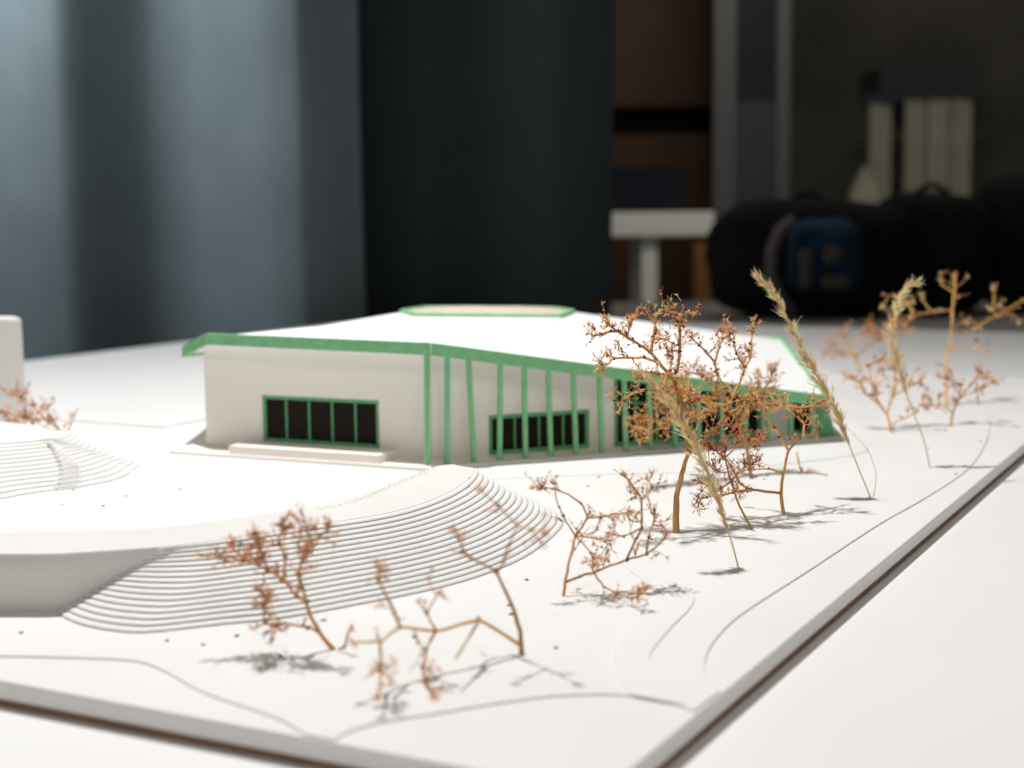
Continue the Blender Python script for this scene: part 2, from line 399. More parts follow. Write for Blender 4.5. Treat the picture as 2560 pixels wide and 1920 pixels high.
mesh1('backing_board', M['backing'], lambda b: b.prism(inset(board_pts, .0006), TZ + .0002, -.0096), board)

def raised(name, pts, h, z0=-.0004, n=8, closed=True, sm=True):
    q = smooth_line(pts, n, True) if sm else pts
    return mesh1(name, M['slab'], lambda b: b.prism(q, z0, h), board, bevel=.0005, segs=2, angle=50)
def pix(lst, z=0): return [P(x, y, z) for x, y in lst]
# lower pavement strips run along the edges; the lawn layer lies 1.6 mm above them
fc = smooth_line(pix([(838, 1848), (868, 1828), (950, 1804), (1100, 1780), (1250, 1755), (1400, 1737), (1550, 1735), (1660, 1752), (1735, 1776)]), 6)
lf = smooth_line(pix([(-330, 1640), (-60, 1638), (140, 1641), (300, 1647), (360, 1655), (420, 1680), (490, 1720), (560, 1748), (640, 1774), (710, 1802), (762, 1834)]), 6)
re_ = smooth_line(pix([(1800, 1726), (1768, 1690), (1766, 1640), (1795, 1590), (1860, 1530), (2030, 1420), (2199, 1309), (2320, 1240), (2420, 1172), (2462, 1112), (2474, 1068), (2466, 1032), (2430, 1006), (2340, 992), (2220, 990)]), 6)
lawn = lf + fc + re_ + [Vector((.36, 1.66, 0)), Vector((.10, 1.96, 0)), n2.lerp(notch_c, .35) + dB * .004, notch_c - dA * .004 + dB * .004, isect(notch_c, dB, left, dA) - dA * .004 + dB * .004, left + dB * .004 + dA * ((lf[0] - left).dot(dA))]
mesh1('lawn_layer', M['slab'], lambda b: b.prism(lawn, -.0020, 0), board, bevel=.0004, segs=2, angle=50)
# winding path
pl_ = smooth_line(pix([(1500, 1326), (1528, 1372), (1562, 1418), (1630, 1472), (1637, 1500), (1600, 1545), (1545, 1610), (1530, 1655), (1548, 1700), (1580, 1739)]), 5)
pr_ = smooth_line(pix([(1562, 1294), (1585, 1352), (1652, 1416), (1726, 1478), (1731, 1515), (1680, 1570), (1630, 1632), (1634, 1669), (1672, 1716), (1716, 1764)]), 5)
raised('winding_path', pl_ + pr_[::-1], .0008, sm=False)
# plaza round the building
pz = smooth_line(pix([(1190, 1202), (1261, 1198), (1380, 1193), (1525, 1187), (1700, 1182), (1900, 1167), (2060, 1150), (2150, 1135), (2170, 1118), (2130, 1100)]), 6)
raised('plaza', pz + [P(2080, 1085), P(1700, 1095), P(1250, 1150)], .0007, sm=False)
# faint seam strip left of centre
raised('path_strip', smooth_line(pix([(60, 1262), (300, 1252), (640, 1222), (900, 1195)]), 5) + smooth_line(pix([(900, 1199), (640, 1226), (300, 1256), (60, 1266)]), 5), .00025, sm=False)
lipc = notch_c - dA * .002 + dB * .002
raised('kerb_lip', [lipc - dB * .45, lipc, lipc + dA * .12, lipc + dA * .12 + dB * .012, lipc + dB * .012 - dA * .012, lipc - dA * .012 - dB * .45], .0030, sm=False)
holes = [(218, 1122), (182, 1225), (155, 1262), (258, 1265), (315, 1240), (451, 1224), (53, 1582), (418, 1602), (508, 1612), (592, 1590), (808, 1551), (1035, 1594), (1317, 1450),
         (1273, 1514), (1278, 1536), (1398, 1268), (1471, 1216), (1497, 1193), (1910, 1198), (1390, 1620), (2390, 1185), (2322, 1122), (2451, 1104), (2364, 1078), (1592, 1305), (700, 1640)]
hm = None
for x, y in holes:
    p = P(x, y)
    b = MB(); r_ = random.uniform(.0009, .00135); b.prism([Vector((r_ * math.cos(a * math.pi / 5), r_ * math.sin(a * math.pi / 5) * 1.25, 0)) for a in range(10)], -.0003, .0009 if False else .0003)
    o = b.build('hole', M['hole'], board); o.location = (p.x, p.y, .0); 

# ------------------------------------------------------------------ terraced mounds
def terraces(t, bottom, top, N, zt, closing_shift, mtl, und=.0006, nose=.0024):
    n = 110; A = resample(bottom, n); B = resample(top, n); dz = zt / N
    for k in range(N):
        f = k / N
        def line(off): return [(p.x, p.y) for p in (A[i].lerp(B[i], min(1.0, f + off / max(.006, (A[i] - B[i]).length))) for i in range(n))]
        bk = [(B[i].x + closing_shift.x, B[i].y + closing_shift.y) for i in range(n)][::-1]
        z0 = k * dz; m = 2 * n; prof = [(und, .02), (und, .14), (0, .26), (.0001, .45), (nose * .28, .74), (nose * .62, .92), (nose, 1.0)]
        vs = [(x, y, z0 + dz * h) for off, h in prof for x, y in line(off) + bk]; q = len(prof)
        fs = [tuple(range(m - 1, -1, -1)), tuple(range((q - 1) * m, q * m))]
        for r_ in range(q - 1):
            fs += [(r_ * m + i, r_ * m + (i + 1) % m, (r_ + 1) * m + (i + 1) % m, (r_ + 1) * m + i) for i in range(m)]
        b = MB(); b.add(vs, fs); o = b.build('step', mtl, t, smooth=True)
        md_ = o.modifiers.new('es', 'EDGE_SPLIT'); md_.split_angle = R(50)
    return A, B
ZT1 = .030
m1 = thing('terraced_mound', 'large white stepped mound with a smooth back, in front of the building', 'model mound', (-.1, .85, 0))
bot = [Vector((-.2346, .7535, 0))] + pix([ (165, 1549), (215, 1567), (290, 1580), (372, 1583), (555, 1563), (700, 1548.5), (881, 1516), (1062, 1480), (1206, 1440), (1315, 1393), (1387, 1339), (1409, 1306)])
bot = bot + [Vector((.030, 1.000, 0)), Vector((.015, 1.022, 0)), Vector((-.012, 1.034, 0)), Vector((-.045, 1.036, 0))]
top = pix([(410, 1369), (543, 1352), (790, 1313), (950, 1288), (1050, 1262), (1134, 1226), (1177, 1191), (1188, 1170)], ZT1)
top = top + [Vector((-.0290, 1.004, ZT1)), Vector((-.038, 1.010, ZT1)), Vector((-.050, 1.010, ZT1))]
bot = smooth_line([Vector((p.x, p.y, 0)) for p in bot], 6); top = smooth_line([Vector((p.x, p.y, 0)) for p in top], 6)
terraces(m1, bot, top, 16, ZT1, Vector((-.006, .006, 0)), M['mound'])
# smooth hill body: wall on the left, top strip, back slope
wallL = [Vector((-.40, .7525, 0)), Vector((-.33, .7540, 0)), Vector((-.2647, .7553, 0)), Vector((-.2350, .7542, 0)), Vector((-.2100, .7602, 0)), Vector((P(410, 1369, ZT1).x, P(410, 1369, ZT1).y, 0))]
nf = 72
front = resample(wallL[:-1] + resample(top, 40), nf)
bk_edge = []
for i, p in enumerate(front):
    t = i / (nf - 1)
    bk_edge.append(p)
ridge_px = [(410, 1330), (700, 1288), (863, 1258), (950, 1224), (1030, 1190), (1062, 1176), (1090, 1166), (1134, 1161.5)]
ridge = [Vector((-.41, .80, 0)), Vector((-.34, .806, 0)), Vector((-.27, .80, 0))] + [Vector((q.x, q.y, 0)) for q in pix(ridge_px, ZT1)] + [Vector((-.050, 1.012, 0))]
ridge = resample(smooth_line(ridge, 5), nf)
foot = resample(smooth_line([Vector((-.42, .93, 0)), Vector((-.34, .94, 0)), Vector((-.27, .95, 0)), Vector((-.17, .985, 0)), Vector((-.10, 1.03, 0)), Vector((-.06, 1.036, 0)), Vector((-.045, 1.036, 0))], 5), nf)
hb = MB(); cols = []
for i in range(nf):
    f_, r_, g_ = front[i], ridge[i], foot[i]
    col = [(f_.x, f_.y, 0), (f_.x, f_.y, ZT1 - .0008), (f_.x, f_.y + .0009, ZT1 + .0003)]
    mid = f_.lerp(r_, .5); col += [(mid.x, mid.y, ZT1 + .0009), (r_.x, r_.y, ZT1 + .0002)]
    for q in (.15, .35, .6, .85): p = r_.lerp(g_, q); col.append((p.x, p.y, ZT1 * (1 - (3 * q * q - 2 * q ** 3)) * .985))
    col.append((g_.x, g_.y, 0)); cols.append(col)
nr = len(cols[0]); vs_ = [p for c in cols for p in c]
fs_ = [(i * nr + j, (i + 1) * nr + j, (i + 1) * nr + j + 1, i * nr + j + 1) for i in range(nf - 1) for j in range(nr - 1)] + [tuple(range(nr)), tuple(range((nf - 1) * nr, nf * nr))[::-1]]
hb.add(vs_, fs_)
hill = hb.build('hill_body', M['print_side'], m1, smooth=True)
md = hill.modifiers.new('es', 'EDGE_SPLIT'); md.split_angle = R(40)
# fine printed ripples on the back rim
rp = MB(); rr_ = resample(ridge, 240)
for i in range(150, 222):
    p = rr_[i]; q = rr_[min(239, i + 1)]; t_ = (q - p).normalized(); nn = Vector((-t_.y, t_.x, 0))
    for k in range(2):
        c = p + nn * (-.004 + .003 * k + random.uniform(-.0008, .0008)) + t_ * random.uniform(-.0004, .0004); s_ = random.uniform(.0005, .0009)
        rp.add([(c.x - t_.x * s_, c.y - t_.y * s_, ZT1 + .0006), (c.x + nn.x * s_, c.y + nn.y * s_, ZT1 + .0004), (c.x + t_.x * s_, c.y + t_.y * s_, ZT1 + .0006), (c.x - nn.x * s_, c.y - nn.y * s_, ZT1 + .0006), (c.x, c.y, ZT1 + random.uniform(.0008, .0012))], [(0, 1, 4), (1, 2, 4), (2, 3, 4), (3, 0, 4)])
tag(rp.build('rim_ripples', M['mound'], m1), kind='stuff')

ZT2 = .027
m2 = thing('terraced_mound', 'smaller white stepped mound with a stair, by the left picture edge', 'model mound', (-.36, 1.15, 0))
bot2 = pix([(-420, 1300), (-200, 1276), (0, 1248), (65, 1236), (137, 1226), (195, 1219), (277, 1203), (322, 1186), (331, 1174)]) + [Vector((-.306, 1.22, 0)), Vector((-.33, 1.26, 0)), Vector((-.38, 1.28, 0))]
top2 = pix([(-420, 1128), (-200, 1113), (0, 1103), (81, 1098), (130, 1096), (150, 1091), (158, 1087)], ZT2)
top2 = top2 + [Vector((-.365, 1.225, ZT2)), Vector((-.385, 1.235, ZT2))]
bot2 = smooth_line([Vector((p.x, p.y, 0)) for p in bot2], 6); top2 = smooth_line([Vector((p.x, p.y, 0)) for p in top2], 6)
A2, B2 = terraces(m2, bot2, top2, 13, ZT2, Vector((-.004, .006, 0)), M['mound'])
capf = resample(top2, 30); capb = [Vector((-.400, 1.262, 0)), Vector((-.46, 1.30, 0)), Vector((-.62, 1.28, 0))]
mesh1('hill_body', M['mound'], lambda b: b.prism([Vector((p.x, p.y)) for p in capf + capb], 0, ZT2 + .0005), m2, bevel=.001)
# stair up the mound: a half step in front of every step
ia = min(range(110), key=lambda i: (A2[i] - P(172, 1222)).length); ib = min(range(110), key=lambda i: (B2[i] - Vector((P(110, 1098, ZT2).x, P(110, 1098, ZT2).y, 0))).length)
def outl(i, f): i0 = int(i); g_ = i - i0; return (A2[i0].lerp(A2[i0 + 1], g_)).lerp(B2[i0].lerp(B2[i0 + 1], g_), f)
for k in range(12):
    ii = ia + (ib - ia) * k / 12; c = outl(ii, k / 13); e_in = outl(ii, min(1, (k + .9) / 13)); tr = (c - e_in) * .38
    tg = (A2[int(ii) + 1] - A2[int(ii) - 1]).normalized(); h = tg * .0085; z0 = ZT2 * k / 13
    mesh1('stair_step', M['mound'], lambda b: b.prism([c - h + tr, c + h + tr, c + h - tr * 1.4, c - h - tr * 1.4], z0 + .00005, z0 + ZT2 / 26), m2)
    mesh1('stair_step', M['mound'], lambda b: b.prism([c - h + tr * .1, c + h + tr * .1, c + h - tr * 1.4, c - h - tr * 1.4], z0 + ZT2 / 26, z0 + ZT2 / 13 + .00025), m2)

# white block at the left edge
bt = D(56, 798, 1.47); bb_ = P(68, 1062)
blk = thing('model_tower', 'plain white printed block with layer lines at the left edge', 'model building', (bt.x - .08, 1.5, 0))
bd0 = bb_.y
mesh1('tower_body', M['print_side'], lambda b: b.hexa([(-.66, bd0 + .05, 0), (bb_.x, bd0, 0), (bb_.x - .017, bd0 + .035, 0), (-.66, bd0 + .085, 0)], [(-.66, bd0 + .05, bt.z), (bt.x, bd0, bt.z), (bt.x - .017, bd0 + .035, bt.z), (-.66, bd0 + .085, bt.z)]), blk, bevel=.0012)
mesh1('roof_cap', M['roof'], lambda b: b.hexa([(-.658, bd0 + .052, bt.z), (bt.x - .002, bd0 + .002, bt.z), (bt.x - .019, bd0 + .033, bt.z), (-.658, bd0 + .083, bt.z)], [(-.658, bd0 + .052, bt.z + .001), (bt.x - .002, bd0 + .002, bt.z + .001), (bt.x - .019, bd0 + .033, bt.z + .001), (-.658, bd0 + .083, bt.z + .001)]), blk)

# ------------------------------------------------------------------ the building
Bw, Cw, Dw = P(517, 1121), P(1080, 1158), P(2040, 1089)
Bw.z = Cw.z = Dw.z = 0
PH = .0028
bld = thing('model_building', 'low white model pavilion with green eaves, columns and skylight', 'model building', (0, 1.45, 0))
uL = (Cw - Bw).normalized(); nL = Vector((uL.y, -uL.x, 0))          # outward of the left face
uR = (Dw - Cw).normalized(); nR = Vector((uR.y, -uR.x, 0))
Ew, Fw, Gw = Vector((.262, 1.72, 0)), Vector((.06, 1.92, 0)), Vector((-.285, 1.72, 0))
pc = isect(Bw + nL * .037, uL, Cw + nR * .034, uR)
# plinth
ple = Bw + nL * .037 - uL * .013
plr = Dw + nR * .034 + uR * .012
mesh1('plinth', M['card'], lambda b: b.prism([ple, pc, plr, Vector((.285, 1.74, 0)), Vector((.07, 1.94, 0)), Vector((-.31, 1.74, 0)), Bw - uL * .013 + Vector((0, .01, 0))], 0, PH), bld, bevel=.0004)
# roof edge points (top of the fascia)
rA, rB, rC = D(454, 865, 1.325), D(514, 833, 1.276), D(1077, 857, 1.183)
rD = D(2073, 989, 1.296); rE = D(1955, 843, 1.74); rF = Vector((.10, 1.97, .052)); rG = Vector((-.300, 1.74, .060))
ring = [rA, rB, rC, rD, rE, rF, rG]
s0, s1, s2, s3, s4, s5 = [Vector(p) for p in ((-.094, 1.44, .1045), (.048, 1.42, .1032), (.064, 1.50, .1030), (.045, 1.56, .1025), (-.09, 1.58, .1035), (-.112, 1.51, .1042))]
RD = .0034
def dn(p, d=RD): return Vector((p.x, p.y, p.z - d))
def panel(name, pts, th, mtl, gap=.0003):
    c = sum(pts, Vector()) / len(pts); q = [p + (c - p).normalized() * gap for p in pts]; n = len(q)
    # subdivide fan from the centre so a warped panel stays smooth
    b = MB(); vs = q + [c] + [Vector((p.x, p.y, p.z - th)) for p in q] + [Vector((c.x, c.y, c.z - th))]
    fs = [(i, (i + 1) % n, n) for i in range(n)] + [(n + 1 + (i + 1) % n, n + 1 + i, 2 * n + 1) for i in range(n)] + [((i + 1) % n, i, n + 1 + i, n + 1 + (i + 1) % n) for i in range(n)]
    b.add(vs, fs)
    return b.build(name, mtl, bld)
for pts in ([dn(rA), dn(rB), s0, s5], [dn(rB), dn(rC), s1, s0], [dn(rC), dn(rD), s2, s1], [dn(rD), dn(rE), s3, s2], [dn(rE), dn(rF), s3], [dn(rF), dn(rG), s4, s3], [dn(rG), dn(rA), s5, s4]):
    panel('roof_panel', pts, .0045, M['roof'])
# fascia boards
FH, FT = .0100, .0030
def offs(i):                              # inner corner of the mitred fascia
    p, q, r_ = ring[i - 1], ring[i], ring[(i + 1) % len(ring)]
    e1 = Vector((q.x - p.x, q.y - p.y, 0)).normalized(); e2 = Vector((r_.x - q.x, r_.y - q.y, 0)).normalized()
    n1 = Vector((-e1.y, e1.x, 0)); n2_ = Vector((-e2.y, e2.x, 0))
    o = isect(Vector((q.x, q.y, 0)) + n1 * FT, e1, Vector((q.x, q.y, 0)) + n2_ * FT, e2); return Vector((o.x, o.y, q.z))
inn = [offs(i) for i in range(len(ring))]
for i in range(len(ring)):
    j = (i + 1) % len(ring); a, b_, c_, d_ = ring[i], ring[j], inn[j], inn[i]
    g = (b_ - a).normalized() * .00035
    lo = [dn(p, FH) for p in (a + g, b_ - g, c_ - g, d_ + g)]
    mesh1('fascia', M['green'], lambda b: b.hexa(lo, [a + g, b_ - g, c_ - g, d_ + g]), bld, bevel=.0004)
# skylight
skl = mesh1('skylight', M['green'], lambda b: [b.hexa([p, q, q2, p2], [p + Vector((0, 0, .0032)), q + Vector((0, 0, .0032)), q2 + Vector((0, 0, .0032)), p2 + Vector((0, 0, .0032))])
      for p, q, p2, q2 in [(S[i], S[(i + 1) % 6], S[i].lerp(SC, .07), S[(i + 1) % 6].lerp(SC, .07)) for S in [[s0, s1, s2, s3, s4, s5]] for SC in [sum(S, Vector()) / 6] for i in range(6)]], bld)
S_ = [s0, s1, s2, s3, s4, s5]; SC_ = sum(S_, Vector()) / 6
for i in range(6):
    p, q = S_[i].lerp(SC_, .08), S_[(i + 1) % 6].lerp(SC_, .08); u3 = Vector((0, 0, .0026)); top_ = SC_ + Vector((0, 0, .0066))
    m_p, m_q = p.lerp(SC_, .5) + Vector((0, 0, .0054)), q.lerp(SC_, .5) + Vector((0, 0, .0054))
    mesh1('pane', M['sky_top'], lambda b: b.add([p + u3, q + u3, m_q, m_p, top_], [(0, 1, 2, 3), (3, 2, 4)]), skl, smooth=True)

# walls -------------------------------------------------------------
def wall_panel(p0, u, n, s0_, s1_, ztop0, ztop1, hole=None, th=.003, z0=PH):
    # p0 + u*s on the outer face; hole = (sa, sb, za, zb)
    S = [s0_, s1_] if not hole else [s0_, hole[0], hole[1], s1_]
    def tz(s): return ztop0 + (ztop1 - ztop0) * (s - s0_) / (s1_ - s0_)
    rows = (lambda s: [z0, tz(s)]) if not hole else (lambda s: [z0, hole[2], hole[3], tz(s)])
    b = MB(); idx = {}
    def v(i, j, k):
        if (i, j, k) not in idx:
            q = p0 + u * S[i] - n * (th * k); idx[(i, j, k)] = len(b.v); b.v.append((q.x, q.y, rows(S[i])[j]))
        return idx[(i, j, k)]
    nc, nr_ = len(S) - 1, len(rows(S[0])) - 1
    solid = {(i, j) for i in range(nc) for j in range(nr_)} - ({(1, 1)} if hole else set())
    for (i, j) in solid:
        b.f.append((v(i, j, 0), v(i + 1, j, 0), v(i + 1, j + 1, 0), v(i, j + 1, 0)))
        b.f.append((v(i, j + 1, 1), v(i + 1, j + 1, 1), v(i + 1, j, 1), v(i, j, 1)))
        if (i - 1, j) not in solid: b.f.append((v(i, j, 1), v(i, j, 0), v(i, j + 1, 0), v(i, j + 1, 1)))
        if (i + 1, j) not in solid: b.f.append((v(i + 1, j, 0), v(i + 1, j, 1), v(i + 1, j + 1, 1), v(i + 1, j + 1, 0)))
        if (i, j - 1) not in solid: b.f.append((v(i, j, 1), v(i + 1, j, 1), v(i + 1, j, 0), v(i, j, 0)))
        if (i, j + 1) not in solid: b.f.append((v(i, j + 1, 0), v(i + 1, j + 1, 0), v(i + 1, j + 1, 1), v(i, j + 1, 1)))
    return b.build('wall', M['card'], bld)
def member(p0, u, n, sa, sb, za0, zb0, za1, zb1, out, dep, name, mtl, parent, bevel=.0003):
    # sheared box from sa (za0..zb0) to sb (za1..zb1); its outer face sits `out` in front of the wall face
    a, c = p0 + u * sa + n * out, p0 + u * sb + n * out; d = n * dep
    lo = [Vector((a.x, a.y, za0)), Vector((c.x, c.y, za1)), Vector((c.x - d.x, c.y - d.y, za1)), Vector((a.x - d.x, a.y - d.y, za0))]
    hi = [Vector((a.x, a.y, zb0)), Vector((c.x, c.y, zb1)), Vector((c.x - d.x, c.y - d.y, zb1)), Vector((a.x - d.x, a.y - d.y, zb0))]
    return mesh1(name, mtl, lambda b: b.hexa(lo, hi), parent, bevel=bevel)
def window(p0, u, n, sa, sb, za0, zb0, za1, zb1, mull, fw=.0032, mw=.0016, transom=None, out=-.0004):
    def zt(s): return zb0 + (zb1 - zb0) * (s - sa) / (sb - sa)
    def zl(s): return za0 + (za1 - za0) * (s - sa) / (sb - sa)
    wdw = thing('window', None, None, (p0.x + u.x * (sa + sb) / 2, p0.y + u.y * (sa + sb) / 2, za0)); wdw.parent = bld
    wdw.matrix_parent_inverse = Matrix.Translation(bld.location).inverted()
    # frame
    member(p0, u, n, sa + .0001, sb - .0001, zl(sa) , zl(sa) + fw, zl(sb), zl(sb) + fw, out, .0035, 'frame', M['green_d'], wdw)
    member(p0, u, n, sa + .0001, sb - .0001, zt(sa) - fw, zt(sa) - .0001, zt(sb) - fw, zt(sb) - .0001, out, .0035, 'frame', M['green_d'], wdw)
    for q0, q1 in ((sa + .0001, sa + fw), (sb - fw, sb - .0001)):
        member(p0, u, n, q0, q1, zl(q0) + fw, zt(q0) - fw, zl(q1) + fw, zt(q1) - fw, out - .0002, .0033, 'frame', M['green_d'], wdw)
    ms = [sa + (sb - sa) * m for m in mull]
    for m in ms:
        member(p0, u, n, m - mw / 2, m + mw / 2, zl(m) + fw, zt(m) - fw, zl(m) + fw, zt(m) - fw, out - .0005, .003, 'mullion', M['green_d'], wdw)
    if transom:
        for q0, q1 in zip([sa + fw] + [m + mw / 2 for m in ms], [m - mw / 2 for m in ms] + [sb - fw]):
            f_ = lambda s: zl(s) + (zt(s) - zl(s)) * transom
            member(p0, u, n, q0, q1, f_(q0) - mw / 2, f_(q0) + mw / 2, f_(q1) - mw / 2, f_(q1) + mw / 2, out - .0007, .0026, 'transom', M['green_d'], wdw)
    for q0, q1 in zip([sa + fw] + [m + mw / 2 for m in ms], [m - mw / 2 for m in ms] + [sb - fw]):
        member(p0, u, n, q0 - .0004, q1 + .0004, zl(q0) + fw - .0004, zt(q0) - fw + .0004, zl(q1) + fw - .0004, zt(q1) - fw + .0004, out - .0022, .0008, 'pane', M['pane'], wdw, bevel=0)
    return wdw
LL = (Cw - Bw).length; LR = (Dw - Cw).length
zL = rB.z - RD - .0046
a_, b_, c_, d_ = F(653, 988, Bw, Cw), F(946, 1000, Bw, Cw), F(950, 1123, Bw, Cw), F(659, 1103, Bw, Cw)
hw = ((a_[0] + d_[0]) / 2, (b_[0] + c_[0]) / 2, (c_[1] + d_[1]) / 2, (a_[1] + b_[1]) / 2)
wall_panel(Bw, uL, nL, 0, LL - .0006, zL + .0008, zL - .0008, hw)
window(Bw, uL, nL, hw[0], hw[1], hw[2], hw[3], hw[2], hw[3], (.205, .402, .6, .797))
# right face: the eave comes down from C to D
def eaveR(s):                              # underside of the roof above the right wall
    q = Cw + uR * s + nR * .03
    t = (Vector((q.x - rC.x, q.y - rC.y, 0)).dot(Vector((rD.x - rC.x, rD.y - rC.y, 0)))) / Vector((rD.x - rC.x, rD.y - rC.y, 0)).length_squared
    return rC.z + (rD.z - rC.z) * t - RD - .0038
a_, b_, c_, d_ = F(1222, 1038, Cw, Dw), F(1474, 1023, Cw, Dw), F(1474, 1131, Cw, Dw), F(1222, 1148, Cw, Dw)
hr = ((a_[0] + d_[0]) / 2, (b_[0] + c_[0]) / 2, max(PH + .0004, (c_[1] + d_[1]) / 2), (a_[1] + b_[1]) / 2)
sg = F(1536, 1100, Cw, Dw)[0]; sg2 = F(1905, 1070, Cw, Dw)[0]; sg3 = F(1975, 1070, Cw, Dw)[0]
wall_panel(Cw, uR, nR, .0006, sg - .0002, eaveR(0), eaveR(sg), hr)
window(Cw, uR, nR, hr[0], hr[1], hr[2], hr[3], hr[2], hr[3], (.26, .5, .74), fw=.0034)
nb_ = 7
window(Cw, uR, nR, sg, sg2, PH, eaveR(sg), PH, eaveR(sg2), [(k + 1) / nb_ for k in range(nb_ - 1)], fw=.0036, mw=.0022, transom=.62)
wall_panel(Cw, uR, nR, sg2 + .0002, sg3 - .0002, eaveR(sg2), eaveR(sg3))
window(Cw, uR, nR, sg3, LR, PH, eaveR(sg3), PH, eaveR(LR), (.5,), fw=.003)
# hidden sides
def side(p, q, zp, zq):
    u = (q - p); L = u.length; u.normalize(); n = Vector((u.y, -u.x, 0)); wall_panel(p, u, n, .0004, L - .0004, zp, zq)
side(Dw, Ew, eaveR(LR), .050); side(Ew, Fw, .050, .042); side(Fw, Gw, .042, .050); side(Gw, Bw, .050, zL - .001)
# columns along the eaves
cols_px = [((1067, 893), (1068, 1167)), ((1118.6, 897), (1118, 1166)), ((1170.7, 902), (1185, 1164)), ((1251, 912), (1249, 1160)), ((1310, 919), (1314, 1154)), ((1370, 926), (1377, 1149)), ((1432.5, 935), (1440, 1145)),
           ((1498, 942), (1505, 1140)), ((1560, 952), (1564, 1135)), ((1622, 960), (1626, 1129)), ((1684, 968), (1687, 1124)), ((1744, 976), (1747, 1119)), ((1803, 984), (1806, 1115)), ((1862, 991), (1864, 1111)), ((1920, 998), (1921, 1107)), ((1976, 1004), (1977, 1103)), ((2030, 1009), (2031, 1099))]
fl0, fl1 = Cw + nR * .0235, Dw + nR * .0235
for (tx, ty), (bx_, by_) in cols_px:
    s_b, _ = F(bx_, by_, fl0, fl1); s_t, z_t = F(tx, ty, fl0, fl1)
    base = fl0 + uR * s_b; tp = fl0 + uR * s_t; wd = .0019
    f_ = lambda q: (Vector((q.x - rC.x, q.y - rC.y, 0)).dot(Vector((rD.x - rC.x, rD.y - rC.y, 0)))) / Vector((rD.x - rC.x, rD.y - rC.y, 0)).length_squared
    z_top = rC.z + (rD.z - rC.z) * max(0, f_(tp)) - FH + .003
    mesh1('column', M['green'], lambda b: b.hexa([base - uR * wd + nR * wd + Vector((0, 0, PH)), base + uR * wd + nR * wd + Vector((0, 0, PH)), base + uR * wd - nR * wd + Vector((0, 0, PH)), base - uR * wd - nR * wd + Vector((0, 0, PH))],
        [tp - uR * wd + nR * wd + Vector((0, 0, z_top)), tp + uR * wd + nR * wd + Vector((0, 0, z_top)), tp + uR * wd - nR * wd + Vector((0, 0, z_top)), tp - uR * wd - nR * wd + Vector((0, 0, z_top))]), bld, bevel=.0004)
# green end board closing the colonnade
ea = [F(px_, py_, fl0, fl1) for px_, py_ in ((2046, 1100), (2086, 1103), (2070, 1003), (2044, 1004))]
ez = [PH, PH, rD.z - FH + .0015, rD.z - FH + .0015]
ep = [fl0 + uR * q[0] + Vector((0, 0, z_)) for q, z_ in zip(ea, ez)]
mesh1('end_board', M['green_d'], lambda b: b.hexa([ep[0] + nR * .001, ep[1] + nR * .001, ep[1] - nR * .001, ep[0] - nR * .001], [ep[3] + nR * .001, ep[2] + nR * .001, ep[2] - nR * .001, ep[3] - nR * .001]), bld)
# entrance platform under the left window
q0 = P(562, 1137, PH); q1 = P(944, 1161, PH)
sa = (q0 - Bw).dot(uL); sb = (q1 - Bw).dot(uL); so = nL * .0335
st_ = mesh1('entrance_step', M['card'], lambda b: b.prism([Bw + uL * sa + so, Bw + uL * sb + so, Bw + uL * sb + nL * .0006, Bw + uL * sa + nL * .0006], PH, PH + .0070), bld, bevel=.0003)

# ------------------------------------------------------------------ dried plants
TAN = (.78, .50, .19, 1); BROWN = (.58, .32, .11, 1); RED = (.38, .12, .06, 1)
STRAW = (.95, .80, .52, 1); PEACH = (.94, .62, .33, 1); PINK = (.92, .47, .37, 1); DARK = (.16, .06, .05, 1); OCHRE = (.70, .42, .14, 1)
def jitc(c, a, rnd): k = 1 + rnd.uniform(-a, a); return (min(1, c[0] * k), min(1, c[1] * k * (1 + rnd.uniform(-.08, .08))), min(1, c[2] * k), 1)
def rdir(rnd):
    while True:
        v = Vector((rnd.uniform(-1, 1), rnd.uniform(-1, 1), rnd.uniform(-1, 1)))
        if .05 < v.length < 1: return v.normalized()
def spike(mb, p, d, L, wd, col):
    a = d.cross(Vector((.3, .5, .8))); a = a.normalized() if a.length > 1e-3 else Vector((1, 0, 0)); b = d.cross(a); m = p + d * L * .35
    mb.add([p, m + a * wd, m - a * .5 * wd + b * .87 * wd, m - a * .5 * wd - b * .87 * wd, p + d * L], [(0, 2, 1), (0, 3, 2), (0, 1, 3), (1, 2, 4), (2, 3, 4), (3, 1, 4)], col)
def bud(mb, p, d, r_, col, st=1.4):
    a = d.cross(Vector((.3, .5, .8))).normalized(); b = d.cross(a)
    mb.add([p - d * r_ * st, p + a * r_, p + b * r_, p - a * r_, p - b * r_, p + d * r_ * st], [(0, 2, 1), (0, 3, 2), (0, 4, 3), (0, 1, 4), (5, 1, 2), (5, 2, 3), (5, 3, 4), (5, 4, 1)], col)
def star(mb, p, d, sz, rnd, pal):
    base = jitc(rnd.choice(pal), .18, rnd); sz *= rnd.uniform(.65, 1.15)
    for _ in range(rnd.randint(1, 3)):
        bud(mb, p + rdir(rnd) * sz * .16, (d + rdir(rnd) * .6).normalized(), sz * rnd.uniform(.09, .17), jitc(rnd.choice(pal), .25, rnd), rnd.uniform(1.1, 1.9))
    for _ in range(rnd.randint(2, 6)):
        q = d * rnd.uniform(.1, 1.1) + rdir(rnd) * .95
        q = q.normalized() if q.length > .05 else d
        spike(mb, p + q * sz * .08, q, sz * rnd.uniform(.3, 1.0) * (1.7 if rnd.random() < .10 else 1), sz * .062, jitc(base, .15, rnd))
